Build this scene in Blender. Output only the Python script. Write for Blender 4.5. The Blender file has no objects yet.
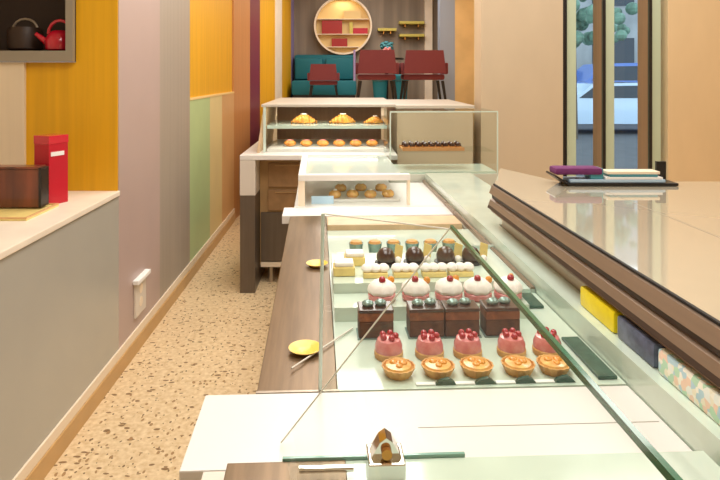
import bpy, bmesh, math, random
from mathutils import Vector, Matrix
random.seed(4)
S = bpy.context.scene
C = S.collection
PI = math.pi
ANG = math.radians(2.48)          # the counter row stands slightly askew to the wall
F, VX, VY, H = 600.0, 343.0, 75.0, 1.6

# ------------------------------------------------------------------ materials
def lin(c):
    return tuple((v / 255 / 12.92) if v / 255 <= .04045 else ((v / 255 + .055) / 1.055) ** 2.4 for v in c)

def mat(name, rgb, rough=.5, metal=0, coat=0, var=0.0, scale=8, stretch=(1, 1, 1), bump=0, rgb2=None, emit=0, spec=.5, trans=0, aniso=0):
    m = bpy.data.materials.new(name); m.use_nodes = True
    nt = m.node_tree; b = nt.nodes['Principled BSDF']
    c = lin(rgb)
    b.inputs['Base Color'].default_value = (*c, 1)
    b.inputs['Roughness'].default_value = rough
    b.inputs['Metallic'].default_value = metal
    b.inputs['Coat Weight'].default_value = coat
    b.inputs['Coat Roughness'].default_value = .05
    b.inputs['Specular IOR Level'].default_value = spec
    if trans: b.inputs['Transmission Weight'].default_value = trans
    if var or rgb2 or bump:
        tc = nt.nodes.new('ShaderNodeTexCoord'); mp = nt.nodes.new('ShaderNodeMapping')
        mp.inputs['Scale'].default_value = stretch
        nz = nt.nodes.new('ShaderNodeTexNoise'); nz.inputs['Scale'].default_value = scale
        nz.inputs['Detail'].default_value = 4
        nt.links.new(tc.outputs['Object'], mp.inputs['Vector']); nt.links.new(mp.outputs[0], nz.inputs['Vector'])
        if var or rgb2:
            r = nt.nodes.new('ShaderNodeValToRGB')
            d = lin(rgb2) if rgb2 else tuple(v * (1 - var) for v in c)
            e = c if rgb2 else tuple(min(1, v * (1 + var)) for v in c)
            r.color_ramp.elements[0].position = .35; r.color_ramp.elements[1].position = .65
            r.color_ramp.elements[0].color = (*d, 1); r.color_ramp.elements[1].color = (*e, 1)
            nt.links.new(nz.outputs['Fac'], r.inputs[0]); nt.links.new(r.outputs[0], b.inputs['Base Color'])
        if bump:
            bp = nt.nodes.new('ShaderNodeBump'); bp.inputs['Strength'].default_value = bump; bp.inputs['Distance'].default_value = .01
            nt.links.new(nz.outputs['Fac'], bp.inputs['Height']); nt.links.new(bp.outputs[0], b.inputs['Normal'])
    if emit:
        b.inputs['Emission Color'].default_value = (*c, 1); b.inputs['Emission Strength'].default_value = emit
    return m

def glass(name, tint, refl=1.0, ior=1.5):
    m = bpy.data.materials.new(name); m.use_nodes = True
    nt = m.node_tree; nt.nodes.clear()
    o = nt.nodes.new('ShaderNodeOutputMaterial'); mx = nt.nodes.new('ShaderNodeMixShader')
    t = nt.nodes.new('ShaderNodeBsdfTransparent'); g = nt.nodes.new('ShaderNodeBsdfGlossy')
    fr = nt.nodes.new('ShaderNodeFresnel'); mu = nt.nodes.new('ShaderNodeMath'); mu.operation = 'MULTIPLY'
    fr.inputs['IOR'].default_value = ior; mu.inputs[1].default_value = refl
    t.inputs['Color'].default_value = (*tint, 1); g.inputs['Roughness'].default_value = .02
    ge = nt.nodes.new('ShaderNodeNewGeometry'); inv = nt.nodes.new('ShaderNodeMath'); inv.operation = 'SUBTRACT'; inv.inputs[0].default_value = 1
    m2 = nt.nodes.new('ShaderNodeMath'); m2.operation = 'MULTIPLY'
    nt.links.new(ge.outputs['Backfacing'], inv.inputs[1]); nt.links.new(inv.outputs[0], m2.inputs[1]); nt.links.new(fr.outputs[0], m2.inputs[0])
    nt.links.new(m2.outputs[0], mu.inputs[0]); nt.links.new(mu.outputs[0], mx.inputs[0])
    nt.links.new(t.outputs[0], mx.inputs[1]); nt.links.new(g.outputs[0], mx.inputs[2]); nt.links.new(mx.outputs[0], o.inputs[0])
    return m

def terrazzo():
    m = mat('terrazzo', (228, 202, 160), .42)
    nt = m.node_tree; b = nt.nodes['Principled BSDF']; L = nt.links.new
    tc = nt.nodes.new('ShaderNodeTexCoord')
    nz = nt.nodes.new('ShaderNodeTexNoise'); nz.inputs['Scale'].default_value = 14
    L(tc.outputs['Object'], nz.inputs['Vector'])
    prev = None
    base = nt.nodes.new('ShaderNodeValToRGB')
    base.color_ramp.elements[0].color = (*lin((214, 184, 138)), 1); base.color_ramp.elements[1].color = (*lin((240, 216, 176)), 1)
    base.color_ramp.elements[0].position = .3; base.color_ramp.elements[1].position = .7
    n2 = nt.nodes.new('ShaderNodeTexNoise'); n2.inputs['Scale'].default_value = 40
    L(tc.outputs['Object'], n2.inputs['Vector']); L(n2.outputs['Fac'], base.inputs[0])
    prev = base.outputs[0]
    for sc, th, col, rot, st in ((17, .25, (140, 106, 66), .5, (1, 1.9, 1)), (21, .25, (168, 130, 84), -.7, (1.9, 1, 1)), (27, .23, (128, 98, 62), 1.3, (1.6, 1, 1))):
        mp = nt.nodes.new('ShaderNodeMapping'); mp.inputs['Rotation'].default_value = (0, 0, rot); mp.inputs['Scale'].default_value = st
        mp.inputs['Location'].default_value = (rot * 3, sc, 0)
        ad = nt.nodes.new('ShaderNodeMixRGB'); ad.blend_type = 'ADD'; ad.inputs[0].default_value = .03
        L(tc.outputs['Object'], ad.inputs[1]); L(nz.outputs['Color'], ad.inputs[2]); L(ad.outputs[0], mp.inputs['Vector'])
        v = nt.nodes.new('ShaderNodeTexVoronoi'); v.inputs['Scale'].default_value = sc
        L(mp.outputs[0], v.inputs['Vector'])
        sp = nt.nodes.new('ShaderNodeSeparateColor'); L(v.outputs['Color'], sp.inputs[0])
        mm = nt.nodes.new('ShaderNodeMath'); mm.operation = 'MULTIPLY'; mm.inputs[1].default_value = th * 1.15
        L(sp.outputs[0], mm.inputs[0])
        lt = nt.nodes.new('ShaderNodeMath'); lt.operation = 'LESS_THAN'; L(v.outputs['Distance'], lt.inputs[0]); L(mm.outputs[0], lt.inputs[1])
        mx = nt.nodes.new('ShaderNodeMixRGB'); mx.inputs[2].default_value = (*lin(col), 1)
        L(lt.outputs[0], mx.inputs[0]); L(prev, mx.inputs[1]); prev = mx.outputs[0]
    L(prev, b.inputs['Base Color'])
    return m

M = dict(
    floor=terrazzo(),
    ceiling=mat('ceiling_paint', (235, 230, 222), .8),
    lowwall=mat('low_wall_lacquer', (176, 172, 160), .22, var=.03, scale=1.5),
    ledge=mat('ledge_stone', (240, 226, 206), .35, var=.04, scale=6),
    yellow=mat('yellow_wall', (220, 164, 12), .5, var=.07, scale=3, stretch=(9, 9, .3)),
    creamwall=mat('cream_wall', (226, 208, 178), .5, var=.03, scale=3, stretch=(9, 9, .3)),
    lilac=mat('lilac_wall', (182, 160, 152), .4, var=.02, scale=3),
    grey=mat('grey_wall', (164, 152, 138), .4, var=.05, scale=4, stretch=(9, 9, .1)),
    green=mat('green_panel', (182, 204, 146), .4, var=.03, scale=3),
    paleyellow=mat('pale_yellow_panel', (226, 206, 146), .4, var=.03, scale=3),
    peach=mat('peach_panel', (214, 168, 112), .4, var=.03, scale=3),
    copper=mat('copper_panel', (196, 138, 84), .4, var=.05, scale=3, stretch=(9, 9, .3)),
    purple=mat('purple_panel', (116, 44, 66), .4),
    taupe=mat('taupe_wall', (142, 128, 112), .6, var=.22, scale=2.2, stretch=(3, 3, .12)),
    tan=mat('tan_wall', (200, 180, 152), .45, var=.03, scale=4, stretch=(1, 1, .4)),
    tan2=mat('ochre_wall', (222, 194, 152), .45, var=.03, scale=4, stretch=(1, 1, .4)),
    base1=mat('baseboard_tile', (200, 160, 104), .4, var=.05, scale=6),
    base2=mat('baseboard_cap', (240, 222, 196), .4),
    white=mat('white_solid_surface', (230, 226, 220), .3, var=.01, scale=3),
    offwhite=mat('off_white_laminate', (218, 208, 194), .45, var=.02, scale=5),
    steel=mat('brushed_bronze_steel', (128, 106, 80), .3, .55, var=.14, scale=5, stretch=(14, .8, 1)),
    steel2=mat('brushed_steel', (178, 166, 150), .32, .8, var=.08, scale=5, stretch=(14, .8, 1)),
    chrome=mat('chrome', (226, 224, 220), .08, 1),
    brass=mat('brass', (196, 140, 70), .25, .8),
    darksteel=mat('dark_steel', (106, 94, 82), .4, .4, var=.08, scale=4, stretch=(10, 10, .4)),
    drawerwood=mat('drawer_front', (164, 126, 84), .5, var=.12, scale=14),
    drawerframe=mat('drawer_frame', (184, 146, 98), .45, var=.06, scale=8),
    deck=mat('display_deck_glass', (206, 220, 204), .12, coat=.5, var=.04, scale=8),
    deckbase=mat('pale_green_laminate', (206, 206, 190), .35, var=.02, scale=5),
    topgrey=mat('grey_beige_top', (196, 186, 170), .4, var=.03, scale=6),
    reflyellow=mat('yellow_reflection', (238, 200, 84), .3),
    decktan=mat('display_back_ledge', (208, 178, 140), .4, var=.1, scale=14),
    glass=glass('clear_glass', (.975, .99, .98), .45),
    glass2=glass('green_glass', (.97, .99, .98), .6),
    wglass=glass('window_glass', (.94, .97, .96), .6),
    edge=mat('polished_green_glass_edge', (36, 104, 70), .15, coat=.5),
    edgeteal=mat('teal_glass_edge', (128, 172, 158), .15, coat=.5),
    edgepale=mat('pale_glass_edge', (206, 222, 210), .15, coat=.5),
    edgewhite=mat('ground_glass_edge', (226, 220, 206), .3),
    rail=mat('bronze_rail', (146, 124, 104), .35, .35, var=.06, scale=3, stretch=(20, .5, 20)),
    gasket=mat('black_gasket', (24, 20, 18), .6),
    bar=mat('glossy_stone_glass', (190, 180, 158), .04, coat=1.0, var=.03, scale=2),
    black=mat('black_lacquer', (26, 22, 22), .3),
    darkbrown=mat('dark_wood', (58, 40, 28), .5),
    purplecloth=mat('purple_cloth', (106, 40, 96), .8, bump=.3, scale=60),
    teal=mat('teal_upholstery', (14, 104, 116), .7, bump=.2, scale=80),
    tealpaper=mat('teal_cover', (70, 140, 150), .5),
    paper=mat('white_paper', (240, 238, 234), .6),
    bluepaper=mat('pale_blue_cover', (176, 202, 222), .5),
    maroon=mat('maroon_upholstery', (116, 46, 48), .75, bump=.2, scale=80),
    lav=mat('lavender_trim', (150, 136, 184), .5),
    red=mat('red_board', (190, 16, 40), .35),
    redlac=mat('red_enamel', (206, 28, 52), .2, coat=.6),
    cherry=mat('cherry_wood', (132, 66, 40), .3, coat=.4, rgb2=(74, 34, 22), scale=4, stretch=(3, 3, .5)),
    boxframe=mat('cabinet_frame', (146, 136, 118), .45),
    boxin=mat('cabinet_interior', (58, 42, 32), .6),
    gold=mat('golden_panel', (222, 188, 130), .4, var=.08, scale=3),
    bluegrey=mat('blue_grey_post', (150, 160, 176), .35),
    nichecream=mat('niche_lining', (238, 206, 138), .5),
    brick=mat('red_carton', (164, 34, 28), .5),
    lime=mat('lime_carton', (206, 190, 90), .5),
    loungefloor=mat('lounge_floor', (214, 196, 168), .4, var=.05, scale=4),
    mull=mat('mullion_wood', (156, 112, 78), .4, var=.08, scale=4, stretch=(10, 10, .3)),
    mullgreen=mat('mullion_pale', (186, 198, 172), .35),
    pave=mat('street_paving', (78, 80, 84), .8, var=.1, scale=3),
    facade=mat('street_facade', (146, 150, 152), .7, var=.15, scale=.8),
    carpaint=mat('pale_blue_car_paint', (196, 218, 240), .2, coat=1),
    carblue=mat('blue_car_paint', (60, 104, 186), .2, coat=1),
    carglass=mat('car_glass', (36, 48, 60), .08),
    rubber=mat('rubber', (26, 26, 28), .7),
    bark=mat('bark', (88, 80, 72), .8, bump=.5, scale=20),
    leaf=mat('leaf', (96, 128, 112), .7, var=.3, scale=5),
    crust=mat('pastry_crust', (224, 172, 102), .5, rgb2=(200, 138, 72), scale=40, bump=.3),
    custard=mat('peach_custard', (240, 196, 116), .25, rgb2=(226, 158, 86), scale=45, coat=.5),
    pink=mat('raspberry_glaze', (232, 154, 150), .25, rgb2=(214, 112, 112), scale=35, coat=.5),
    cream=mat('whipped_cream', (250, 242, 234), .5, bump=.2, scale=50),
    sponge=mat('chocolate_sponge', (96, 56, 34), .6, rgb2=(70, 36, 22), scale=50, bump=.3),
    sponge2=mat('caramel_sponge', (150, 88, 48), .6, rgb2=(116, 62, 32), scale=50, bump=.3),
    choc=mat('dark_chocolate', (66, 38, 26), .28, coat=.5),
    berry=mat('red_berry', (172, 26, 42), .2, coat=.6),
    blueb=mat('dark_berry', (86, 78, 104), .3),
    orange=mat('orange_fruit', (226, 146, 40), .25, coat=.4),
    lemon=mat('lemon_yellow', (236, 212, 134), .4, var=.06, scale=30),
    slate=mat('dark_green_slate', (64, 92, 80), .25, var=.15, scale=30),
    foil=mat('grey_green_foil', (136, 158, 150), .25, .5, var=.15, scale=40),
    croiss=mat('croissant_crust', (230, 164, 70), .4, rgb2=(190, 112, 34), scale=30, bump=.3),
    packyellow=mat('yellow_wrapper', (252, 226, 14), .4, var=.06, scale=40),
    packnavy=mat('slate_blue_wrapper', (106, 114, 138), .4, rgb2=(76, 84, 104), scale=40),
    lamp=mat('lamp_panel', (255, 236, 208), .5, emit=6),
)
def mosaic(name, cols, scale):
    m = mat(name, cols[0], .45); nt = m.node_tree; L = nt.links.new
    tc = nt.nodes.new('ShaderNodeTexCoord'); v = nt.nodes.new('ShaderNodeTexVoronoi'); v.inputs['Scale'].default_value = scale
    L(tc.outputs['Object'], v.inputs['Vector'])
    sp = nt.nodes.new('ShaderNodeSeparateColor'); L(v.outputs['Color'], sp.inputs[0])
    r = nt.nodes.new('ShaderNodeValToRGB'); r.color_ramp.interpolation = 'CONSTANT'
    el = r.color_ramp.elements
    while len(el) < len(cols): el.new(.5)
    for i, c in enumerate(cols): el[i].position = i / len(cols); el[i].color = (*lin(c), 1)
    L(sp.outputs[0], r.inputs[0]); L(r.outputs[0], nt.nodes['Principled BSDF'].inputs['Base Color'])
    return m
M['pastel'] = mosaic('pastel_wrapper', [(244, 238, 214), (190, 226, 196), (246, 214, 190), (240, 244, 236), (186, 216, 226), (250, 246, 230)], 75)

# ------------------------------------------------------------------ mesh builder
class MB:
    def __init__(s): s.bm = bmesh.new()
    def box(s, x0, x1, y0, y1, z0, z1, bev=0):
        g = bmesh.ops.create_cube(s.bm, size=1)
        vs = g['verts']
        bmesh.ops.scale(s.bm, vec=(x1 - x0, y1 - y0, z1 - z0), verts=vs)
        bmesh.ops.translate(s.bm, vec=((x0 + x1) / 2, (y0 + y1) / 2, (z0 + z1) / 2), verts=vs)
        if bev:
            es = list({e for v in vs for e in v.link_edges})
            bmesh.ops.bevel(s.bm, geom=es, offset=bev, segments=2, affect='EDGES', profile=.6)
        return s
    def quadslab(s, pts, t):
        """planar polygon (list of 3D points) given thickness t along its normal"""
        P = [Vector(p) for p in pts]
        n = (P[1] - P[0]).cross(P[2] - P[0]).normalized() * (t / 2)
        a = [s.bm.verts.new(p + n) for p in P]; b = [s.bm.verts.new(p - n) for p in P]
        s.bm.faces.new(a); s.bm.faces.new(b[::-1])
        k = len(P)
        for i in range(k): s.bm.faces.new((a[i], b[i], b[(i + 1) % k], a[(i + 1) % k]))
        return s
    def prism_y(s, prof, y0, y1):
        a = [s.bm.verts.new((x, y0, z)) for x, z in prof]; b = [s.bm.verts.new((x, y1, z)) for x, z in prof]
        k = len(prof)
        s.bm.faces.new(a); s.bm.faces.new(b[::-1])
        for i in range(k): s.bm.faces.new((a[i], b[i], b[(i + 1) % k], a[(i + 1) % k]))
        return s
    def prism_z(s, pts, z0, z1):
        a = [s.bm.verts.new((x, y, z1)) for x, y in pts]; b = [s.bm.verts.new((x, y, z0)) for x, y in pts]
        k = len(pts)
        s.bm.faces.new(a); s.bm.faces.new(b[::-1])
        for i in range(k): s.bm.faces.new((a[i], b[i], b[(i + 1) % k], a[(i + 1) % k]))
        return s
    def lathe(s, prof, cx=0, cy=0, z=0, n=24, wob=0, lobes=8):
        rings = []
        for r, h in prof:
            if r < 1e-5: rings.append([s.bm.verts.new((cx, cy, z + h))]); continue
            rings.append([s.bm.verts.new((cx + r * (1 + wob * math.cos(lobes * 2 * PI * i / n)) * math.cos(2 * PI * i / n),
                                          cy + r * (1 + wob * math.cos(lobes * 2 * PI * i / n)) * math.sin(2 * PI * i / n), z + h)) for i in range(n)])
        for a, b in zip(rings, rings[1:]):
            for i in range(n):
                j = (i + 1) % n
                if len(a) == 1 and len(b) > 1: s.bm.faces.new((a[0], b[i], b[j]))
                elif len(b) == 1 and len(a) > 1: s.bm.faces.new((a[i], a[j], b[0]))
                elif len(a) > 1: s.bm.faces.new((a[i], a[j], b[j], b[i]))
        for rr, fl in ((rings[0], True), (rings[-1], False)):
            if len(rr) > 1: s.bm.faces.new(rr[::-1] if fl else rr)
        return s
    def rod(s, p, q, r, n=12, r2=None):
        p, q = Vector(p), Vector(q); d = q - p
        g = bmesh.ops.create_cone(s.bm, cap_ends=True, segments=n, radius1=r, radius2=r if r2 is None else r2, depth=d.length)
        mt = Matrix.Translation((p + q) / 2) @ d.to_track_quat('Z', 'Y').to_matrix().to_4x4()
        bmesh.ops.transform(s.bm, matrix=mt, verts=g['verts'])
        return s
    def ball(s, c, r, sc=(1, 1, 1), n=16):
        g = bmesh.ops.create_uvsphere(s.bm, u_segments=n, v_segments=max(6, n // 2), radius=r)
        bmesh.ops.scale(s.bm, vec=sc, verts=g['verts']); bmesh.ops.translate(s.bm, vec=c, verts=g['verts'])
        return s

ORI = {}
def link(name, mb, m, parent=None, smooth=False, origin=None):
    me = bpy.data.meshes.new(name)
    if origin is not None: bmesh.ops.translate(mb.bm, vec=-Vector(origin), verts=mb.bm.verts)
    bmesh.ops.recalc_face_normals(mb.bm, faces=mb.bm.faces)
    if smooth:
        for f in mb.bm.faces: f.smooth = True
        for e in mb.bm.edges:
            if len(e.link_faces) == 2 and e.calc_face_angle(0) > math.radians(38): e.smooth = False
    mb.bm.to_mesh(me); mb.bm.free()
    me.materials.append(M[m])
    o = bpy.data.objects.new(name, me); C.objects.link(o)
    if parent is not None: o.parent = parent
    return o

def place(o, p, frame, rz=0):
    x, y, z = p
    if frame == 'c':
        ca, sa = math.cos(ANG), math.sin(ANG)
        o.location = (x * ca - y * sa, x * sa + y * ca, z); o.rotation_euler = (0, 0, ANG + rz)
    else:
        o.location = p; o.rotation_euler = (0, 0, rz)

def tag(o, label, cat, group=None):
    o['label'] = label; o['category'] = cat
    if group: o['group'] = group
    return o

def thing(name, label, cat, p, frame='w', group=None, rz=0):
    """Empty at the thing's base; parts are then given in the same frame coordinates as p."""
    o = bpy.data.objects.new(name, None); o.empty_display_size = .05; C.objects.link(o)
    place(o, p, frame, rz); ORI[o.name] = Vector(p)
    return tag(o, label, cat, group)

def part(t, name, mb, m, smooth=False, local=False, label=None):
    o = link(name, mb, m, t, smooth, None if local else ORI[t.name])
    if label: o['label'] = label
    return o
def sub(p, t, name, mb, m, smooth=False, local=False):
    return link(name, mb, m, p, smooth, None if local else ORI[t.name])

def solo(name, mb, m, label, cat, p, frame='w', group=None, smooth=False, rz=0):
    """a thing that is one mesh, geometry local to p"""
    o = link(name, mb, m, None, smooth); place(o, p, frame, rz)
    return tag(o, label, cat, group)

def struct(name, mb, m):
    o = link(name, mb, m); o['kind'] = 'structure'; return o

def dup(root, p, frame, label, rz=0, scale=1, group=None):
    r = root.copy(); C.objects.link(r); place(r, p, frame, rz); r.scale = (scale,) * 3
    r['label'] = label
    if group: r['group'] = group
    for ch in list(root.children):
        c = ch.copy(); C.objects.link(c); c.parent = r
        for g in ch.children:
            d = g.copy(); C.objects.link(d); d.parent = c
    return r

# ------------------------------------------------------------------ room shell
WX = -1.2
struct('floor', MB().prism_z([(-2.6, -1.6), (4.0, -1.6), (4.0, 5.05), (1.2, 5.05), (2.5, 10.6), (-2.6, 10.6)], -.05, 0), 'floor')
struct('ceiling', MB().prism_z([(-2.6, -1.6), (4.0, -1.6), (4.0, 5.05), (1.2, 5.05), (2.5, 10.6), (-2.6, 10.6)], 3.3, 3.36), 'ceiling')
struct('wall_back', MB().box(-1.4, 2.5, 10.5, 10.6, 0, 3.3), 'taupe')
struct('wall_front', MB().box(-2.6, 4.0, -1.7, -1.6, 0, 3.3), 'creamwall')
struct('wall_right', MB().box(4.0, 4.1, -1.7, 4.8, 0, 3.3), 'tan2')
# left side: low wall with stone ledge, niche behind it
struct('wall_left', MB().box(WX - .1, WX, -1.6, 3.21, 0, .955), 'lowwall')
struct('trim_1', MB().box(-2.5, WX + .008, -1.6, 3.21, .955, .982, .004), 'ledge')
struct('wall_left', MB().box(-2.6, -2.5, -1.6, 3.21, 0, 3.3), 'creamwall')
struct('wall_left', MB().box(-1.69, WX - .003, 3.20, 3.3, .9, 1.668).box(-1.424, WX - .003, 3.20, 3.3, 1.668, 3.3), 'yellow')
struct('wall_left', MB().box(-2.5, -1.69, 3.18, 3.3, .9, 1.668), 'creamwall')
struct('wall_left', MB().box(-2.5, -1.424, 3.2, 3.3, 2.34, 3.3), 'creamwall')
struct('wall_left', MB().box(WX - .2, WX, 3.21, 3.93, 0, 3.3), 'lilac')
struct('wall_left', MB().box(WX - .2, WX, 3.93, 4.7, 0, 3.3), 'grey')
struct('wall_left', MB().box(WX - .2, WX - .02, 4.7, 6.6, 1.41, 3.3), 'yellow')
struct('trim_2', MB().box(WX - .05, WX + .004, 4.7, 6.6, 1.40, 1.418), 'nichecream')  # pale cap, its colour paints a light strip's glow above the panels
struct('wall_left', MB().box(WX - .2, WX, 4.7, 5.41, 0, 1.4), 'green')
struct('wall_left', MB().box(WX - .2, WX, 5.41, 5.95, 0, 1.4), 'paleyellow')
struct('wall_left', MB().box(WX - .2, WX, 5.95, 6.6, 0, 1.4), 'peach')
# colour strips on the wall that runs slightly inwards towards the lounge
A, B = Vector((WX, 6.6)), Vector((-.8575, 10.5))
def hit(px):
    k = (px - VX) / F; d = B - A
    t = (k * A.y - A.x) / (d.x - k * d.y); return A + d * t
pxs = [233.9, 250, 260, 275, 282, 291, 294]
for a, b, m in zip(pxs, pxs[1:], ('copper', 'purple', 'yellow', 'ledge', 'yellow', 'lav')):
    p, q = hit(a), hit(b)
    struct('wall_left', MB().prism_z([(p.x, p.y), (q.x, q.y), (q.x - .25, q.y), (p.x - .25, p.y)], 0, 3.3), m)
struct('baseboard_left', MB().box(WX, WX + .016, -1.6, 6.6, 0, .085), 'base1')
struct('baseboard_left', MB().box(WX, WX + .010, -1.6, 6.6, .085, .135, .003), 'base2')
# window wall on the customer side
WY = 4.8
struct('wall_window', MB().box(1.105, 1.76, WY, WY + .25, 0, 3.3), 'tan')
struct('wall_window', MB().box(2.60, 4.0, WY, WY + .25, 0, 3.3), 'tan2')
struct('wall_window', MB().box(1.76, 2.60, WY, WY + .25, 0, .62), 'tan')
struct('wall_lounge', MB().prism_z([(1.1, WY + .25), (1.2, WY + .25), (2.5, 10.5), (2.4, 10.5)], 0, 3.3), 'gold')
struct('wall_lounge', MB().box(1.68, 2.04, 9.0, 9.15, 0, 3.3), 'gold')
struct('trim_3', MB().box(1.452, 1.679, 9.0, 9.2, 0, 3.3), 'bluegrey')
struct('trim_4', MB().box(1.42, 1.55, 10.4, 10.5, 0, 3.3), 'ledge')
w1 = struct('window_1', MB().box(1.76, 1.79, WY + .005, WY + .25, .62, 3.3).box(1.79, 2.6, WY + .1, WY + .25, .62, .67), 'black')
w1p = link('pane', MB().box(1.79, 2.6, WY + .215, WY + .222, .67, 3.3), 'wglass', w1)
for x in (1.80, 2.107, 2.48):
    link('mullion_post', MB().box(x, x + .072, WY + .02, WY + .075, .67, 3.3), 'mullgreen', w1)
for x in (2.083, 2.455):
    link('mullion_fin', MB().box(x, x + .012, WY + .03, WY + .20, .67, 3.3), 'mull', w1)
    link('mullion_edge', MB().box(x - .002, x + .022, WY + .006, WY + .03, .67, 3.3), 'black', w1)
# lounge platform
struct('floor', MB().prism_z([(-.9, 6.65), (1.35, 6.65), (2.2, 10.5), (-.857, 10.5)], 0.0, 1.15), 'loungefloor')

# ------------------------------------------------------------------ street outside
def outside():
    o = struct('ground', MB().prism_z([(1.6, 5.3), (26, 5.3), (26, 40), (3, 40), (2.8, 10.6)], -.16, -.1), 'pave')
    t = thing('building', 'grey street facade seen through the window glass', 'building', (10, 26, -.1))
    part(t, 'wall', MB().box(3, 26, 26, 27, -.1, 9), 'facade')
    for i in range(6):
        for j in range(2):
            part(t, 'window', MB().box(4 + i * 3.4, 5.8 + i * 3.4, 25.95, 26.02, 1 + j * 3.6, 3.2 + j * 3.6), 'carglass')
    def car(name, x, y, m, label):
        t = thing(name, label, 'car', (x, y, -.1))
        prof = [(-2.1, .3), (-2.15, .75), (-1.95, .95), (-1.1, 1.02), (-.55, 1.45), (.9, 1.48), (1.6, 1.08), (2.1, .98), (2.2, .6), (2.1, .3)]
        mb = MB(); mb.prism_y([(a, z - .1) for a, z in prof], -.85, .85)
        bmesh.ops.translate(mb.bm, vec=(x, y, 0), verts=mb.bm.verts)
        part(t, 'body', mb, m)
        part(t, 'side_window', MB().prism_y([(x - .95, .94), (x - .5, 1.28), (x + .85, 1.3), (x + 1.35, .94)], y - .862, y - .84), 'carglass')
        for dx in (-1.35, 1.35):
            part(t, 'wheel', MB().rod((x + dx, y - .9, .22), (x + dx, y - .66, .22), .32, 20), 'rubber', True)
        return t
    c1 = car('car', 7.7, 18, 'carpaint', 'pale blue car parked outside the window')
    c2 = car('car', 10.0, 22, 'carblue', 'blue car parked farther down the street')
    c2.scale = (1.4, 1.2, 1.45)
    t = thing('street_tree', 'street tree with grey green crown outside the window', 'tree', (6.1, 16, -.1))
    part(t, 'trunk', MB().rod((6.1, 16, -.1), (6.1, 16, 3.2), .16, 10, .09), 'bark', True)
    mb = MB()
    for i in range(170):
        a = random.uniform(0, 2 * PI); r = random.uniform(0, 1.6)
        mb.ball((6.1 + r * math.cos(a), 16 + r * math.sin(a), random.uniform(2.4, 5)), random.uniform(.10, .2), n=6)
    part(t, 'crown', mb, 'leaf')
outside()

# ------------------------------------------------------------------ left niche things
t = thing('wall_cabinet', 'open grey framed wall cabinet with dark inside, above the ledge', 'cabinet', (-1.8, 3.3, 1.669))
part(t, 'frame', MB().box(-2.3, -1.424, 3.16, 3.19, 1.670, 1.728).box(-1.462, -1.424, 3.16, 3.19, 1.728, 2.3).box(-2.3, -1.424, 3.16, 3.19, 2.3, 2.338), 'boxframe')
part(t, 'carcass', MB().box(-2.3, -1.43, 3.19, 3.6, 1.672, 1.727).box(-1.45, -1.43, 3.19, 3.6, 1.727, 2.31).box(-2.3, -1.45, 3.58, 3.6, 1.727, 2.31).box(-2.3, -1.45, 3.19, 3.58, 2.29, 2.31).box(-2.32, -2.3, 3.16, 3.6, 1.67, 2.338), 'boxin')
KZ = 1.7275
t = thing('kettle', 'bright red enamel kettle standing in the grey wall cabinet', 'kettle', (-1.56, 3.32, KZ))
kx, ky = -1.565, 3.32
part(t, 'body', MB().lathe([(.055, 0), (.076, .014), (.080, .06), (.062, .10), (.036, .118), (0, .122)], kx, ky, KZ), 'redlac', True)
mb = MB()
pts = [(kx + .065 * math.cos(PI * i / 8), ky, KZ + .10 + .075 * math.sin(PI * i / 8)) for i in range(9)]
for p, q in zip(pts, pts[1:]): mb.rod(p, q, .009, 8)
part(t, 'handle', mb, 'redlac', True)
part(t, 'spout', MB().rod((kx - .06, ky - .01, KZ + .045), (kx - .125, ky - .02, KZ + .10), .02, 10, .011), 'redlac', True)
t = thing('pot', 'dark brown pot with loop handle left of the red kettle', 'pot', (-1.8, 3.4, KZ))
px_, py_ = -1.80, 3.4
part(t, 'body', MB().lathe([(.06, 0), (.09, .02), (.095, .10), (.085, .14), (.07, .14), (0, .13)], px_, py_, KZ), 'darkbrown', True)
mb = MB()
pts = [(px_ + .07 * math.cos(PI * i / 8), py_, KZ + .13 + .06 * math.sin(PI * i / 8)) for i in range(9)]
for p, q in zip(pts, pts[1:]): mb.rod(p, q, .007, 8)
part(t, 'handle', mb, 'steel2', True)
LZ = .982
t = thing('gift_box', 'tall red carton with white label strip standing on the ledge', 'box', (-1.41, 2.90, LZ), rz=.0)
R = Matrix.Rotation(math.radians(-24), 4, 'Z')
def rbox(x0, x1, y0, y1, z0, z1, bev=0):
    mb = MB().box(x0, x1, y0, y1, z0, z1, bev); bmesh.ops.transform(mb.bm, matrix=R, verts=mb.bm.verts); return mb
part(t, 'carton', rbox(-.05, .05, -.055, .055, 0, .325, .003), 'red', local=True)
part(t, 'label', rbox(.0495, .0525, -.045, .03, .232, .252), 'paper', local=True, label='white label strip')
part(t, 'lid', rbox(-.0515, .0515, -.0565, .0565, .29, .329, .002), 'redlac', local=True)
t = thing('wooden_box', 'dark cherry wood box on a pale tray, left of the red carton', 'box', (-1.56, 2.7, LZ + .014))
part(t, 'body', MB().box(-1.84, -1.385, 2.73, 2.795, LZ + .0145, LZ + .19, .004), 'cherry')
part(t, 'end_panel', MB().box(-1.384, -1.372, 2.725, 2.80, LZ + .0145, LZ + .195, .003), 'black', label='black end panel')
part(t, 'lid', MB().box(-1.845, -1.385, 2.725, 2.80, LZ + .191, LZ + .2, .002), 'cherry')
t = thing('tray', 'pale shallow tray under the cherry wood box', 'tray', (-1.6, 2.68, LZ))
part(t, 'base', MB().box(-1.9, -1.34, 2.54, 2.83, LZ + .0005, LZ + .008), 'lemon')
part(t, 'rim', MB().box(-1.9, -1.34, 2.54, 2.55, LZ + .008, LZ + .014).box(-1.9, -1.34, 2.82, 2.83, LZ + .008, LZ + .014).box(-1.35, -1.34, 2.55, 2.82, LZ + .008, LZ + .014), 'peach')
t = thing('wall_socket', 'white wall socket cover low on the lilac wall', 'socket', (WX, 3.5, .26))
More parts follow.
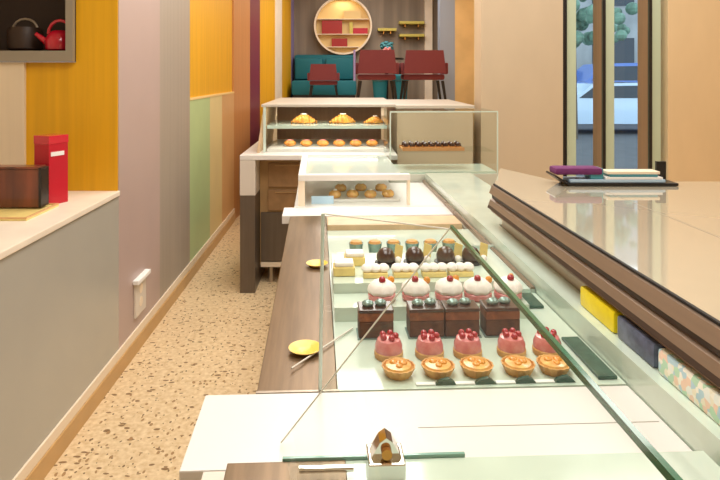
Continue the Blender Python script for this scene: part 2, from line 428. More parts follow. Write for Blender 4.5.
part(t, 'plate', MB().box(WX, WX + .012, 3.44, 3.62, .2, .40, .003), 'offwhite')
part(t, 'hood', MB().box(WX, WX + .035, 3.42, 3.64, .40, .425, .004), 'paper')
for z in (.27, .345): part(t, 'outlet', MB().rod((WX + .012, 3.53, z), (WX + .0135, 3.53, z), .028, 20), 'base2', True)

# ------------------------------------------------------------------ counter row (frame 'c': v across, u along, z up)
DZ = .90
# near white counter
t = thing('counter', 'broad white counter slab between the two nearest glass cases', 'counter', (.2, 1.2, 0), 'c')
part(t, 'worktop', MB().box(-.244, .70, 1.072, 1.325, .87, DZ, .003).box(-.244, .70, 1.072, 1.085, .80, .87), 'white')
part(t, 'base', MB().box(-.2, .70, 1.09, 1.325, 0, .87), 'offwhite')
part(t, 'seam', MB().box(.2, .69, 1.182, 1.184, DZ - .001, DZ + .0004), 'boxframe')

# nearest case
t = thing('display_case', 'nearest glass case at the bottom edge, with chrome clamp and tilted panes', 'display case', (.2, .7, 0), 'c')
part(t, 'body', MB().box(-.2, .70, .2, 1.068, 0, .90), 'offwhite')
part(t, 'worktop', MB().box(-.155, .05, .2, 1.044, .90, .93, .002), 'steel')
part(t, 'display_deck', MB().box(.05, .69, .2, 1.044, .90, .928), 'deck')
pn = part(t, 'rear_pane', MB().quadslab([(.256, .25, 1.31), (.256, 1.135, 1.31), (-.066, 1.135, .905), (-.066, .25, .935)], .006), 'glass')
sub(pn, t, 'end_edge', MB().rod((.256, 1.138, 1.31), (-.068, 1.138, .905), .0016, 6), 'edgewhite')
sub(pn, t, 'top_edge', MB().box(.2535, .2590, .25, 1.135, 1.306, 1.3135), 'edge')
part(t, 'glass_rim', MB().box(-.06, .26, 1.045, 1.051, .90, .934), 'edgeteal')
part(t, 'door_handle', MB().rod((-.03, 1.0, .944), (.06, 1.0, .944), .006).rod((-.02, .985, .953), (.06, .985, .953), .005), 'chrome', True)
cl = part(t, 'clamp', MB().box(.085, .147, .985, 1.043, .93, .958, .003).quadslab([(.09, 1.015, .958), (.142, 1.015, .958), (.127, 1.015, .984), (.116, 1.015, .992), (.105, 1.015, .984)], .03), 'chrome')
sub(cl, t, 'screw', MB().rod((.116, .990, .970), (.116, .999, .970), .009, 12), 'brass', True)

# pastry case
t = thing('display_case', 'glass pastry case full of small cakes behind the white slab', 'display case', (.2, 2.1, 0), 'c')
PC = t
part(t, 'body', MB().box(-.11, .70, 1.335, 2.98, 0, .865), 'offwhite')
part(t, 'worktop', MB().box(-.133, .045, 1.335, 2.985, .866, DZ, .002), 'steel')
part(t, 'worktop_lip', MB().box(-.135, .05, 1.327, 1.335, .862, DZ + .001, .001), 'steel2')
part(t, 'display_deck', MB().box(.046, .70, 1.33, 2.70, .866, DZ), 'deck')
part(t, 'display_step', MB().box(.05, .61, 1.70, 1.81, DZ, .94), 'deck')
part(t, 'display_step', MB().box(.05, .61, 1.812, 2.12, DZ, .97), 'deck')
part(t, 'side_shelf', MB().box(.56, .70, 1.9, 2.35, DZ, .912).box(.56, .70, 2.35, 2.36, DZ, .925), 'edgepale')
part(t, 'back_ledge', MB().box(.046, .66, 2.70, 2.86, .86, .925, .004), 'decktan')
EP = [(.007, .902), (.013, 1.2925), (.297, 1.2546), (.69, 1.0), (.69, .902)]
ep = part(t, 'end_pane', MB().quadslab([(v, 1.333, z) for v, z in EP], .005), 'glass')
sub(ep, t, 'side_edge', MB().rod((.007, 1.333, .902), (.013, 1.333, 1.2925), .004, 8), 'edgepale')
sub(ep, t, 'top_edge', MB().rod((.013, 1.333, 1.2925), (.297, 1.333, 1.2546), .0018, 8), 'edgewhite')
part(t, 'guard_bar', MB().rod((-.06, 1.42, .908), (.098, 1.645, .905), .0022, 8), 'edgewhite')
part(t, 'front_frame', MB().box(.685, .70, 1.90, 2.98, DZ, .918), 'rail')

# low case farther along plus white strip in front of it
t = thing('counter', 'narrow white counter strip behind the pastry case', 'counter', (.2, 3.07, 0), 'c')
part(t, 'worktop', MB().box(-.174, .685, 2.99, 3.18, .86, DZ, .003), 'white')
part(t, 'base', MB().box(-.14, .685, 2.995, 3.18, 0, .86), 'offwhite')
part(t, 'front_frame', MB().box(.685, .70, 2.99, 3.18, .86, .918), 'rail')
t = thing('display_case', 'low glass case with white top frame before the croissant case', 'display case', (.2, 3.6, 0), 'c')
part(t, 'body', MB().box(-.12, .46, 3.19, 4.1, 0, .895).box(.46, .685, 3.19, 3.88, 0, .895), 'offwhite')
part(t, 'worktop', MB().box(-.12, .685, 3.185, 3.88, .895, .90).box(-.12, .46, 3.88, 4.1, .895, .9), 'white')
part(t, 'front_frame', MB().box(.685, .70, 3.19, 3.88, .86, .918), 'rail')
part(t, 'top_frame', MB().box(-.10, .50, 3.2, 3.25, 1.035, 1.067, .003).box(-.10, -.06, 3.25, 4.1, 1.035, 1.067, .003).box(-.06, .46, 4.0, 4.1, 1.035, 1.067, .003), 'white')
part(t, 'post', MB().box(-.10, -.065, 3.205, 3.235, .90, 1.035), 'base2')
part(t, 'post', MB().box(.485, .50, 3.205, 3.235, .90, 1.035), 'base2')
part(t, 'post', MB().box(-.10, -.065, 4.06, 4.09, .90, 1.035), 'base2')
part(t, 'top_pane', MB().box(-.06, .46, 3.25, 4.0, 1.055, 1.061), 'edgepale')
part(t, 'side_pane', MB().box(-.065, .485, 3.215, 3.221, .90, 1.035), 'glass')
part(t, 'tray', MB().box(-.02, .46, 3.3, 3.9, .901, .915), 'white')
card = solo('price_card', MB().box(-.06, .06, -.002, .002, 0, .042), 'bluepaper', 'pale blue white price card inside the low glass case', 'card', (.03, 3.26, .901), 'c')
for i, (v, u) in enumerate([(.10, 3.36), (.20, 3.37), (.30, 3.36), (.40, 3.37), (.14, 3.55), (.26, 3.56), (.38, 3.55)]):
    if i == 0:
        p0 = thing('bun', '', 'pastry', (v, u, .9155), 'c', 'pale buns in the low glass case')
        part(p0, 'crumb', MB().lathe([(.028, 0), (.036, .012), (.032, .028), (.018, .038), (0, .041)], v, u, .9155), 'custard', True)
        part(p0, 'topping', MB().ball((v, u, .9155 + .041), .012, (1, 1, .5), 8), 'cream', True)
        o = p0
    else: o = dup(p0, (v, u, .9155), 'c', '')
    o['label'] = 'small golden bun with cream on the white tray of the low case'

# glass box with chocolates (upright end case at the customer side)
t = thing('display_case', 'upright glass box with a row of chocolates, before the tan wall', 'display case', (.83, 4.1, 0), 'c')
G0, G1, GU0, GU1, GZ = .475, 1.19, 3.9, 4.26, 1.355
part(t, 'base', MB().box(G0, G1, GU0, GU1, 0, .95, .003), 'deckbase')
part(t, 'floor_panel', MB().box(G0 + .01, G1 - .01, GU0 + .01, GU1 - .01, .951, .965), 'deck')
for nm, a in (('front_pane', (G0, G1, GU0, GU0 + .006, .952, GZ)), ('back_pane', (G0, G1, GU1 - .006, GU1, .952, GZ)),
              ('side_pane', (G1 - .006, G1, GU0 + .006, GU1 - .006, .952, GZ)), ('side_pane', (G0, G0 + .006, GU0 + .006, GU1 - .006, .952, GZ)),
              ('top_pane', (G0, G1, GU0, GU1, GZ, GZ + .008)), ('shelf', (G0 + .01, G1 - .01, GU0 + .05, GU1 - .02, 1.085, 1.092))):
    part(t, nm, MB().box(*a), 'glass2')
part(t, 'corner_edge', MB().box(G1 - .007, G1 + .001, GU0 - .002, GU0 + .004, .952, GZ), 'edgepale')
part(t, 'corner_edge', MB().box(G0 - .001, G0 + .007, GU0 - .002, GU0 + .004, .952, GZ), 'edgepale')
part(t, 'top_edge', MB().box(G0, G1, GU0 - .002, GU0 + .002, GZ, GZ + .008), 'edgepale')
tr = thing('tray', 'brown tray of chocolates on the shelf of the upright glass box', 'tray', (.76, 4.07, 1.0925), 'c')
part(tr, 'base', MB().box(.575, .985, 3.99, 4.16, 1.0925, 1.105, .002), 'crust')
part(tr, 'rim', MB().box(.572, .988, 3.985, 3.99, 1.0925, 1.115).box(.572, .988, 4.16, 4.165, 1.0925, 1.115), 'copper')
k = 0
for r in range(2):
    for i in range(9):
        v, u = .60 + i * .045, 4.035 + r * .075
        if k == 0:
            p0 = thing('chocolate', 'dark chocolate truffle in the tray of the upright glass box', 'chocolate', (v, u, 1.1055), 'c', 'chocolates in the upright glass box')
            part(p0, 'truffle', MB().lathe([(.017, 0), (.02, .012), (.015, .032), (0, .042)], v, u, 1.1055, 14), 'choc', True)
            part(p0, 'paper_cup', MB().lathe([(.016, 0), (.0225, .012), (.0215, .012), (.015, .001)], v, u, 1.1055, 16, .04, 8), 'crust', True)
        else: dup(p0, (v, u, 1.1055), 'c', 'dark chocolate truffle in the tray of the upright glass box')
        k += 1

# customer side bar with bronze rail
t = thing('bar_counter', 'glossy beige bar top with ridged bronze rail on the right', 'counter', (1.2, 1.6, 0), 'c')
def toc(X, Y):
    ca, sa = math.cos(ANG), math.sin(ANG); return (X * ca + Y * sa, -X * sa + Y * ca)
far = [toc(.785, 3.0), toc(.943, 2.62), toc(1.75, 2.62)]
BZ = 1.135
part(t, 'top', MB().prism_z([(.758, .15), (.758, 2.53), (far[0][0], far[0][1])] + [far[1], far[2], (far[2][0] + .1, .15)], BZ - .03, BZ), 'bar')
prof = [(.757, 1.131), (.744, 1.129), (.733, 1.098), (.752, 1.092), (.752, 1.078), (.738, 1.070), (.726, 1.038), (.742, 1.034), (.742, 1.019), (.757, 1.019)]
part(t, 'rail', MB().prism_y(prof, .15, 2.53), 'rail')
part(t, 'rail_strip', MB().prism_y([(.7325, 1.054), (.7245, 1.037), (.7265, 1.036), (.7335, 1.054)], .15, 2.525), 'darkbrown')
part(t, 'rail_groove', MB().box(.744, .751, .15, 2.525, 1.078, 1.092), 'darkbrown')
part(t, 'inner_ledge', MB().box(.703, .775, .3, 2.53, .86, .962).box(.703, 1.0, 2.531, 3.88, .86, .962), 'deck')
part(t, 'end_plinth', MB().box(.71, .98, 2.56, 3.87, 0, .86), 'offwhite')
part(t, 'gasket', MB().box(.750, .7578, .15, 2.53, 1.1315, 1.137), 'gasket')
part(t, 'front_panel', MB().box(.78, 1.5, .2, 2.5, 0, BZ - .031), 'offwhite')
part(t, 'top_joint', MB().box(1.15, 1.153, .15, 2.45, BZ - .001, BZ + .0004), 'boxframe')

# ------------------------------------------------------------------ pastries
def row(first, specs, lab, grp, z, rz=None):
    for i, (v, u) in enumerate(specs):
        o = first if i == 0 else dup(first, (v, u, z), 'c', '', (random.uniform(-.4, .4) if rz is None else rz))
        o['label'] = lab[i] if isinstance(lab, list) else lab; o['group'] = grp
ordn = ['leftmost', 'second from left', 'middle', 'second from right', 'rightmost']
ord4 = ['leftmost', 'second from left', 'third from left', 'rightmost']
z = DZ + .0005
sp = [(.19, 1.394), (.283, 1.394), (.374, 1.394), (.473, 1.394), (.558, 1.394)]
v, u = sp[0]
t = thing('fruit_tart', '', 'tart', (v, u, z), 'c')
part(t, 'crust', MB().lathe([(.028, 0), (.039, .022), (.036, .022), (.034, .017), (0, .016)], v, u, z, 32, .03, 16), 'crust', True)
part(t, 'filling', MB().lathe([(.0335, .017), (.03, .024), (.015, .027), (0, .028)], v, u, z, 24), 'custard', True)
part(t, 'fruit', MB().ball((v + .01, u, z + .027), .011, (1, 1, .5), 8).ball((v - .011, u + .005, z + .027), .010, (1, 1, .5), 8).ball((v, u - .013, z + .026), .009, (1, 1, .5), 8), 'orange', True)
row(t, sp, ['%s of the five peach tarts in the front row' % n for n in ordn], 'peach tarts in the front row', z)
sp = [(.178, 1.485), (.28, 1.485), (.376, 1.485), (.487, 1.485), (.578, 1.485)]
v, u = sp[0]
t = thing('raspberry_cake', '', 'cake', (v, u, z), 'c')
part(t, 'base', MB().lathe([(.034, 0), (.036, .004), (.036, .014), (.034, .016), (0, .016)], v, u, z), 'crust', True)
part(t, 'glaze', MB().lathe([(.034, .0165), (.034, .03), (.028, .044), (.014, .05), (0, .051)], v, u, z), 'pink', True)
mb = MB()
for a in range(5): mb.ball((v + .017 * math.cos(a * 1.26), u + .017 * math.sin(a * 1.26), z + .051), .0085, n=8)
part(t, 'raspberry', mb, 'berry', True)
row(t, sp, ['%s of the five pink raspberry cakes behind the tarts' % n for n in ordn], 'pink raspberry cakes', z)
# chocolate slices
sp = [(.157, 1.615), (.292, 1.615), (.388, 1.615), (.497, 1.615)]
v, u = sp[0]
t = thing('chocolate_slice', '', 'cake', (v, u, z), 'c')
part(t, 'sponge', MB().box(v - .046, v + .046, u - .032, u + .032, z + .003, z + .045, .003), 'sponge')
part(t, 'sponge_layer', MB().box(v - .046, v + .046, u - .032, u + .032, z + .0455, z + .068, .003), 'sponge2')
part(t, 'glaze', MB().box(v - .047, v + .047, u - .033, u + .033, z + .0685, z + .077, .003), 'choc')
part(t, 'cake_board', MB().box(v - .05, v + .05, u - .036, u + .036, z, z + .0025), 'foil')
part(t, 'cream', MB().ball((v - .02, u, z + .083), .014, (1.2, 1, .7), 10).ball((v + .015, u + .005, z + .083), .014, (1.2, 1, .7), 10), 'foil', True)
row(t, sp, ['%s of the four dark chocolate slices in the third row' % n for n in ord4], 'chocolate slices', z, 0)
# cream cups with berry
z = .9405
sp = [(.19, 1.755), (.29, 1.755), (.388, 1.755), (.475, 1.755), (.565, 1.755)]
v, u = sp[0]
t = thing('cream_cake', '', 'cake', (v, u, z), 'c')
part(t, 'base', MB().lathe([(.034, 0), (.0405, .006), (.0405, .018), (.038, .02), (0, .02)], v, u, z), 'pink', True)
part(t, 'cream', MB().lathe([(.036, .0205), (.041, .03), (.038, .043), (.026, .053), (.012, .06), (0, .061)], v, u, z, 32, .05, 8), 'cream', True)
part(t, 'berry', MB().ball((v, u - .012, z + .062), .0105, n=10), 'berry', True)
part(t, 'orange_slice', MB().ball((v + .03, u + .024, z + .05), .011, (1, .6, 1), 10), 'orange', True)
row(t, sp, ['%s of the five cream cakes topped with a berry' % n for n in ordn], 'berry topped cream cakes', z)
# white meringues
z = .9705
sp = [(.182, 1.87), (.276, 1.87), (.366, 1.87), (.45, 1.87)]
v, u = sp[0]
t = thing('meringue_slice', '', 'cake', (v, u, z), 'c')
part(t, 'sponge', MB().box(v - .038, v + .038, u - .022, u + .022, z, z + .016, .003), 'lemon')
mb = MB()
for i in range(3): mb.ball((v - .026 + i * .026, u, z + .026), .0185, (1, 1.1, .75), 12)
part(t, 'meringue', mb, 'cream', True)
row(t, sp, ['%s of the four white meringue slices below the chocolate domes' % n for n in ord4], 'white meringue slices', z, 0)
# chocolate domes
sp = [(.228, 1.985), (.325, 1.99), (.429, 1.99), (.515, 1.99)]
v, u = sp[0]
t = thing('chocolate_dome', '', 'cake', (v, u, z), 'c')
part(t, 'base', MB().lathe([(.036, 0), (.037, .003), (.037, .009), (.035, .01), (0, .01)], v, u, z), 'black', True)
part(t, 'dome', MB().lathe([(.027, .0105), (.031, .02), (.030, .034), (.022, .048), (.01, .055), (0, .056)], v, u, z), 'choc', True)
part(t, 'chocolate_fin', MB().quadslab([(v + .026, u, z + .0105), (v + .054, u, z + .02), (v + .058, u, z + .06), (v + .033, u, z + .07)], .004), 'lemon', label='pale yellow chocolate fin')
part(t, 'cream', MB().ball((v + .04, u - .012, z + .018), .012, n=10), 'cream', True)
row(t, sp, ['%s of the four dark chocolate domes on the top step' % n for n in ord4], 'chocolate domes', z, 0)
# lemon cakes at the left
for i, (v, u, zz, lab) in enumerate([(.125, 2.0, .9705, 'yellow lemon cake with white icing, left of the chocolate domes'), (.085, 1.90, .9705, 'yellow lemon cake nearest the left end of the cream cakes'), (.10, 2.2, DZ + .0005, 'yellow lemon cake behind the left end of the top step')]):
    if i == 0:
        p0 = thing('lemon_cake', lab, 'cake', (v, u, zz), 'c', 'lemon cakes')
        part(p0, 'sponge', MB().box(v - .034, v + .034, u - .03, u + .03, zz, zz + .028, .004), 'lemon')
        part(p0, 'icing', MB().box(v - .03, v + .03, u - .026, u + .026, zz + .0285, zz + .042, .005), 'cream')
    else: dup(p0, (v, u, zz), 'c', lab)
# little dessert cups in the last row
for i in range(6):
    v, u, zz = .15 + i * .072, 2.3, DZ + .0005
    if i == 0:
        p0 = thing('dessert_cup', '', 'cup', (v, u, zz), 'c', 'dessert cups in the back row of the pastry case')
        part(p0, 'cup', MB().lathe([(.02, 0), (.028, .055), (.026, .055), (.019, .003), (0, .003)], v, u, zz, 18), 'foil', True)
        part(p0, 'dessert', MB().lathe([(.0255, .05), (.02, .062), (0, .068)], v, u, zz, 18), 'crust' , True)
        o = p0
    else: o = dup(p0, (v, u, zz), 'c', '')
    o['label'] = 'small grey dessert cup with golden filling behind the chocolate domes'
# dark slates and price cards
for i, (v0, v1, u0, u1, lab) in enumerate([(.645, .69, 1.35, 1.56, 'dark green slate strip beside the pink cakes'), (.625, .68, 1.77, 1.88, 'dark green slate strip beside the cream cakes')]):
    o = solo('slate', MB().box(v0 - v0, v1 - v0, 0, u1 - u0, 0, .008, .002), 'slate', lab, 'slate', (v0, u0, DZ + .0005), 'c', 'dark slates')
for i in range(4):
    v = .335 + i * .085 if i else .255
    v = (.245, .335, .428, .518)[i]
    o = solo('price_card', MB().box(-.022, .022, -.006, .006, 0, .003), 'paper', '%s of the four white price cards at the front of the pastry case' % ord4[i], 'card', (v, 1.3465, DZ + .0006), 'c', 'white price cards')
    if i < 4:
        o = solo('card_holder', MB().prism_y([(-.024, 0), (.024, 0), (.016, .008), (.006, .014), (-.006, .012), (-.018, .008)], -.005, .005), 'slate', '%s of the four dark green card holders before the peach tarts' % ord4[i], 'card holder', (v + .047, 1.3465, DZ + .0006), 'c', 'dark card holders')
# yellow discs stand in for reflections on the bronze worktop
for i, (v, u, r, lab) in enumerate([(-.030, 1.52, .042, 'yellow reflection disc on the bronze worktop, nearer one'), (.0, 2.2, .040, 'yellow reflection disc on the bronze worktop, farther one')]):
    solo('reflection_disc', MB().lathe([(r * .6, 0), (r, .012), (r * .94, .012), (r * .58, .003), (0, .003)]), 'reflyellow', lab, 'reflection_disc', (v, u, DZ + .0005), 'c', 'yellow reflection discs', True)
# wrapped packs under the bronze rail
for (u0, u1, m, lab) in ((1.445, 1.635, 'packyellow', 'bright yellow wrapped pack under the bronze rail'), (1.27, 1.43, 'packnavy', 'slate blue wrapped pack between the yellow and the pastel one'),
                         (1.05, 1.255, 'pastel', 'pastel dotted wrapped pack under the near end of the rail')):
    u = (u0 + u1) / 2
    t = thing('wrapped_pack', lab, 'pack', (.735, u, .9625), 'c', 'wrapped packs under the rail')
    part(t, 'packet', MB().box(.728, .768, u0, u1, .9625, 1.017, .008), m, True)
    part(t, 'seal', MB().box(.74, .756, u0 - .004, u0 + .001, .972, 1.006), m)
    part(t, 'seal', MB().box(.74, .756, u1 - .001, u1 + .004, .972, 1.006), m)

# ------------------------------------------------------------------ far crosswise case with croissants
t = thing('display_case', 'far croissant case with bronze drawers and white counter top', 'display case', (0, 4.8, 0))
part(t, 'end_panel', MB().box(-.755, -.645, 4.4, 5.4, 0, .715), 'darksteel')
part(t, 'end_panel_top', MB().box(-.757, -.643, 4.398, 5.4, .716, .975, .003), 'offwhite')
part(t, 'worktop', MB().box(-.757, .40, 4.397, 5.42, .976, 1.012, .004), 'white')
part(t, 'carcass', MB().box(-.64, .34, 4.62, 5.4, .14, .975), 'drawerframe')
for z0, z1 in ((.74, .925), (.56, .72)):
    d = part(t, 'drawer', MB().box(-.575, -.27, 4.60, 4.62, z0, z1, .004), 'drawerwood')
    sub(d, t, 'handle', MB().box(-.52, -.32, 4.585, 4.60, z1 - .022, z1 - .012, .002), 'drawerframe')
part(t, 'door', MB().box(-.63, -.27, 4.60, 4.62, .17, .545, .003), 'darksteel')
part(t, 'kick_rail', MB().box(-.63, -.27, 4.595, 4.61, .13, .165), 'base2')
for x in (-.56, -.45): part(t, 'leg', MB().rod((x, 4.66, 0), (x, 4.66, .14), .022), 'steel2', True)
for x in (-.56, -.3, .3): part(t, 'leg', MB().rod((x, 5.3, 0), (x, 5.3, .14), .022), 'steel2', True)
fz = 1.355
part(t, 'back_pane', MB().box(-.60, .34, 4.56, 4.566, 1.013, fz), 'glass')
part(t, 'front_pane', MB().box(-.60, .34, 5.3, 5.306, 1.013, fz), 'glass')
part(t, 'side_frame', MB().quadslab([(-.64, 4.52, 1.013), (-.64, 5.38, 1.013), (-.60, 5.38, fz), (-.60, 4.60, fz)], .018), 'decktan')
part(t, 'pane_frame', MB().box(-.605, -.585, 4.55, 4.56, 1.013, fz), 'edgepale')
part(t, 'top', MB().box(-.62, .40, 4.55, 5.9, fz + .002, fz + .022, .003), 'topgrey')
part(t, 'shelf', MB().box(-.58, .335, 4.58, 5.1, 1.19, 1.215), 'edgepale')
part(t, 'shelf', MB().box(-.58, .335, 4.58, 5.28, 1.013, 1.035), 'white')
part(t, 'back_board', MB().box(-.58, .335, 5.28, 5.3, 1.036, 1.34), 'mull')
t = thing('cabinet', 'beige cabinet block right of the croissant case', 'cabinet', (.72, 5.0, 0))
part(t, 'body', MB().box(.43, 1.03, 4.75, 5.9, 0, 1.33), 'tan')
part(t, 'top', MB().box(.42, 1.04, 4.74, 5.91, 1.331, 1.36, .003), 'topgrey')
lab = ['large croissant on the left of the far case', 'croissant with sugar in the middle of the far case', 'small pinkish croissant at the right of the far case']
for i, (x, y, s) in enumerate([(-.31, 4.75, 1.15), (.0, 4.76, 1.15), (.25, 4.76, .9)]):
    if i == 0:
        p0 = thing('croissant', lab[0], 'croissant', (x, y, 1.2155), 'w', 'croissants in the far case')
        mb = MB()
        n = 9
        for j in range(n):
            a = (j - (n - 1) / 2) / ((n - 1) / 2)
            r = .036 * (1 - .72 * abs(a) ** 1.5)
            mb.ball((a * .085, .03 * a * a, r * .9), r, (.75, 1.05, .95), 12)
        part(p0, 'crust', mb, 'croiss', True, local=True)
        part(p0, 'sugar', MB().ball((.0, -.005, .066), .016, (1.5, .8, .35), 8), 'cream', True, local=True)
        p0.scale = (s,) * 3
    else: dup(p0, (x, y, 1.2155), 'w', lab[i], .15 * i, s)
for i in range(6):
    x = -.42 + i * .13
    if i == 0:
        p0 = thing('roll', '', 'pastry', (x, 4.75, 1.0355), 'w', 'rolls on the lower shelf of the far case')
        part(p0, 'crust', MB().ball((0, 0, .026), .05, (1, .7, .52), 12), 'croiss', True, local=True)
        part(p0, 'jam', MB().ball((0, -.004, .044), .03, (1, .5, .4), 8), 'pink', True, local=True)
        o = p0
    else: o = dup(p0, (x, 4.75, 1.0355), 'w', '')
    o['label'] = 'small roll with red jam on the lower shelf of the far case'

# ------------------------------------------------------------------ tray of leaflets on the bar end
t = thing('tray', 'black tray at the far edge of the glossy bar, under the window', 'tray', (1.2, 2.56, BZ + .001))
part(t, 'base', MB().box(.94, 1.40, 2.50, 2.615, BZ + .001, BZ + .014, .004), 'black')
part(t, 'rim', MB().quadslab([(.94, 2.50, BZ + .008), (.94, 2.615, BZ + .008), (.885, 2.615, BZ + .045), (.885, 2.50, BZ + .045)], .008), 'black')
part(t, 'back', MB().box(1.36, 1.40, 2.60, 2.615, BZ + .014, BZ + .09), 'black')
zt = BZ + .0145
solo('folded_cloth', MB().box(0, .20, 0, .085, 0, .03, .012), 'purplecloth', 'purple folded cloth at the left end of the black tray', 'cloth', (.89, 2.513, BZ + .045), 'w', None, True)
solo('booklet', MB().box(0, .40, 0, .085, 0, .012, .002), 'bluepaper', 'pale blue booklet lying lowest in the black tray', 'booklet', (.95, 2.51, zt))
solo('booklet', MB().box(0, .24, 0, .08, 0, .010, .002), 'paper', 'white booklet on the pale blue one in the black tray', 'booklet', (1.10, 2.512, zt + .0125))
solo('napkin_stack', MB().box(0, .055, 0, .07, 0, .045, .004), 'tealpaper', 'small teal napkin stack beside the purple cloth', 'napkins', (1.10 - .06 + .0, 2.52, zt + .0125 + .0))
solo('booklet', MB().box(0, .20, 0, .07, 0, .010, .002), 'tealpaper', 'teal booklet on the white one in the black tray', 'booklet', (1.12, 2.514, zt + .023))
solo('booklet', MB().box(0, .22, 0, .07, 0, .012, .002), 'base2', 'cream booklet topmost in the black tray', 'booklet', (1.11, 2.516, zt + .0335))

# ------------------------------------------------------------------ lounge at the back
PZ = 1.15
t = thing('sofa', 'teal bench sofa against the taupe wall under the round niche', 'sofa', (-.32, 10.1, PZ))
part(t, 'seat', MB().box(-.84, .22, 9.75, 10.3, PZ + .12, PZ + .36, .04), 'teal', True)
part(t, 'backrest', MB().box(-.84, .22, 10.3, 10.46, PZ + .12, PZ + .80, .05), 'teal', True)
part(t, 'plinth', MB().box(-.82, .2, 9.8, 10.42, PZ + .0005, PZ + .12), 'black')
for x in (-.84, -.32): part(t, 'cushion', MB().box(x + .02, x + .5, 10.17, 10.3, PZ + .37, PZ + .74, .05), 'teal', True)
def armchair(x, y, lab, rz=0, first=None):
    if first: return dup(first, (x, y, PZ + .0005), 'w', lab, rz)
    t = thing('armchair', lab, 'chair', (x, y, PZ + .0005), 'w', 'maroon chairs in the lounge', rz)
    w = .275
    part(t, 'backrest', MB().prism_y([(-w * .97, .47), (w * .97, .47), (w * .84, .79), (-w * .84, .79)], -.27, -.20), 'maroon', local=True)
    part(t, 'seat', MB().box(-w * .95, w * .95, -.19, .25, .38, .46, .03), 'maroon', True, local=True)
    for s in (-1, 1):
        part(t, 'armrest', MB().box(s * w - .025, s * w + .025, -.22, .2, .46, .62, .02), 'maroon', True, local=True)
        part(t, 'leg', MB().rod((s * (w - .0), -.24, 0), (s * (w - .05), -.22, .37), .014, 10, .022), 'black', True, local=True)
        part(t, 'leg', MB().rod((s * (w - .0), .22, 0), (s * (w - .05), .20, .37), .014, 10, .022), 'black', True, local=True)
    return t
ac = armchair(.465, 8.4, 'maroon armchair in the middle, its back turned to the counters')
armchair(1.125, 8.5, 'maroon armchair beside the blue grey post, rightmost', 0, ac).scale = (1.1, 1, 1)
armchair(-.30, 9.35, 'maroon armchair standing before the teal sofa', 0, ac).scale = (.82, .82, .78)
# stools: teal
for i, (x, lab) in enumerate([(.58, 'teal stool seen between the legs of the middle armchair'), (.90, 'teal stool between the middle and the rightmost armchair')]):
    if i == 0:
        p0 = thing('stool', lab, 'stool', (x, 9.4, PZ + .0005), 'w', 'teal stools')
        part(p0, 'seat', MB().lathe([(.13, .36), (.14, .38), (.14, .44), (.12, .46), (0, .46)]), 'teal', True, local=True)
        part(p0, 'base', MB().lathe([(.12, 0), (.10, .1), (.12, .355), (0, .355)]), 'teal', True, local=True)
    else: dup(p0, (x, 9.4, PZ + .0005), 'w', lab)
t = thing('round_table', 'small dark pedestal table behind the middle armchair', 'table', (.72, 9.9, PZ + .0005))
part(t, 'top', MB().lathe([(.28, .70), (.29, .71), (.28, .73), (0, .73)], n=32), 'black', True, local=True)
part(t, 'column', MB().rod((0, 0, .02), (0, 0, .70), .03), 'black', True, local=True)
part(t, 'foot', MB().lathe([(.18, 0), (.18, .012), (.04, .03), (0, .03)]), 'black', True, local=True)
t = thing('flower_vase', 'pink flowers with teal leaves behind the gap between the two large maroon armchairs', 'flowers', (.72, 9.9, PZ + .731))
part(t, 'vase', MB().lathe([(.03, 0), (.045, .04), (.03, .09), (.035, .11), (0, .1)]), 'lav', True, local=True)
mb = MB()
for i in range(16):
    a = i * 2.4; mb.ball((.07 * math.cos(a), .05 * math.sin(a), .16 + .006 * i), .045, (1, .8, .6), 8)
part(t, 'leaves', mb, 'tealpaper', True, local=True)
mb = MB()
for i in range(7): mb.ball((-.06 + .02 * i, -.085, .11 + .02 * (i % 3)), .028, n=8)
part(t, 'blossom', mb, 'pink', True, local=True)
solo('throw', MB().box(0, .03, 0, .05, 0, .42, .01), 'lav', 'lavender throw hanging over the left edge of the middle armchair', 'throw', (.14, 8.12, PZ + .37), 'w')
# round niche with cartons
cx, cz, r = 0.0, 2.45, .50
t = thing('round_niche', 'round lit golden niche with cartons on the taupe wall', 'niche', (cx, 10.46, cz - r))
def disc(y0, y1, r0, r1, n=48):
    mb = MB(); rings = []
    for y in (y0, y1):
        for rr in (r0, r1): rings.append([mb.bm.verts.new((cx + rr * math.cos(2 * PI * i / n), y, cz + rr * math.sin(2 * PI * i / n))) for i in range(n)])
    a, b, c, d = rings
    for i in range(n):
        j = (i + 1) % n
        for p, q in ((a, b), (b, d), (d, c), (c, a)): mb.bm.faces.new((p[i], p[j], q[j], q[i]))
    return mb
part(t, 'rim', disc(10.30, 10.49, r - .03, r), 'base2', True)
part(t, 'lining', MB().rod((cx, 10.475, cz), (cx, 10.495, cz), r - .03, 48), 'nichecream')
for zz, hw in ((cz - .14, .44), (cz + .12, .44), (cz - .36, .27)): part(t, 'shelf', MB().box(cx - hw, cx + hw, 10.33, 10.472, zz - .012, zz), 'base2')
def carton(x, zz, w, h, m, lab):
    solo('carton', MB().box(-w / 2, w / 2, -.045, .045, 0, h, .003), m, lab, 'carton', (x, 10.395, zz + .0005), 'w', 'cartons in the round niche')
carton(-.19, cz - .14, .35, .23, 'brick', 'large dark red carton at the left of the round niche')
carton(-.06, cz - .36, .27, .14, 'brick', 'dark red carton on the lowest shelf of the round niche')
carton(.30, cz - .14, .25, .10, 'red', 'low crimson carton at the right of the round niche')
carton(.16, cz + .12, .3, .14, 'nichecream', 'cream carton on the top shelf of the round niche')
carton(.14, cz - .14, .06, .20, 'lime', 'narrow lime yellow carton in the middle of the round niche')
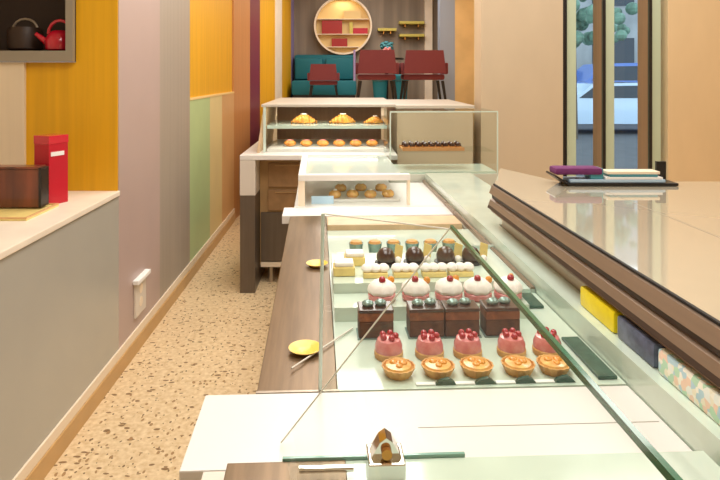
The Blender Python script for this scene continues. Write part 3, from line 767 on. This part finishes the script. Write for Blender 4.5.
# brass wall shelves, bright post and blue grey post
for i, (x0, x1, zz, lab) in enumerate([(.95, 1.05 + .65 - .7, 2.5, '')][:0]): pass
def wshelf(x0, x1, zz, lab):
    t = thing('wall_shelf', lab, 'shelf', ((x0 + x1) / 2, 10.4, zz), 'w', 'pale wall shelves')
    part(t, 'board', MB().box(x0, x1, 10.3, 10.495, zz, zz + .045, .004), 'lime')
    for x in (x0 + .1, x1 - .1): part(t, 'bracket', MB().box(x - .01, x + .01, 10.34, 10.495, zz - .05, zz), 'brass')
wshelf(.60, .92, 2.36, 'short pale shelf right of the round niche')
wshelf(.97, 1.40, 2.48, 'upper of the two long pale shelves at the right of the taupe wall')
wshelf(.97, 1.40, 2.26, 'lower of the two long pale shelves at the right of the taupe wall')

# ------------------------------------------------------------------ camera, lights, world
cam = bpy.data.cameras.new('camera'); co = bpy.data.objects.new('camera', cam); C.objects.link(co)
co.location = (0, 0, H); co.rotation_euler = (PI / 2, 0, 0)
cam.sensor_width = 36; cam.lens = F / 720 * 36
cam.shift_x = (360 - VX) / 720; cam.shift_y = -(240 - VY) / 720
cam.clip_start = .05
S.camera = co

def area(x, y, z, sx, sy, e, col=(1, .965, .925), rot=(0, 0, 0)):
    l = bpy.data.lights.new('unseen_light', 'AREA'); l.shape = 'RECTANGLE'; l.size = sx; l.size_y = sy; l.energy = e; l.color = col
    o = bpy.data.objects.new('unseen_light', l); C.objects.link(o); o.location = (x, y, z); o.rotation_euler = rot
area(.1, 1.2, 3.25, 1.0, 2.0, 40)  # unseen area lights put at ceiling height to light the room
area(.1, 4.0, 3.25, 1.0, 2.0, 46)
area(-.5, 2.2, 3.25, .3, 4.0, 24)
area(2.4, 1.6, 3.25, 1.2, 2.4, 36)
area(2.2, 4.0, 3.25, 1.2, .8, 20)
area(.4, 8.3, 3.25, 1.6, 2.4, 60)
area(0, 10.36, 2.9, .5, .06, 1.6, (1, .88, .66))  # unseen light added to brighten the round niche
area(.1, 5.8, 3.25, 1.2, .8, 16)
# unseen lights added to brighten the low case and the croissant case
area(.07, 3.12, 1.028, .4, .04, .5, (1, .95, .88))
area(-.13, 4.66, 1.345, .8, .05, 2.2, (1, .9, .76))
area(-.13, 4.66, 1.18, .8, .05, 1.4, (1, .9, .76))
w = bpy.data.worlds.new('world'); S.world = w; w.use_nodes = True
nt = w.node_tree; bg = nt.nodes['Background']
bg.inputs[0].default_value = (.72, .86, 1.0, 1); bg.inputs[1].default_value = 2.6
S.view_settings.view_transform = 'Standard'; S.view_settings.look = 'None'
S.view_settings.exposure = 0; S.view_settings.gamma = 1
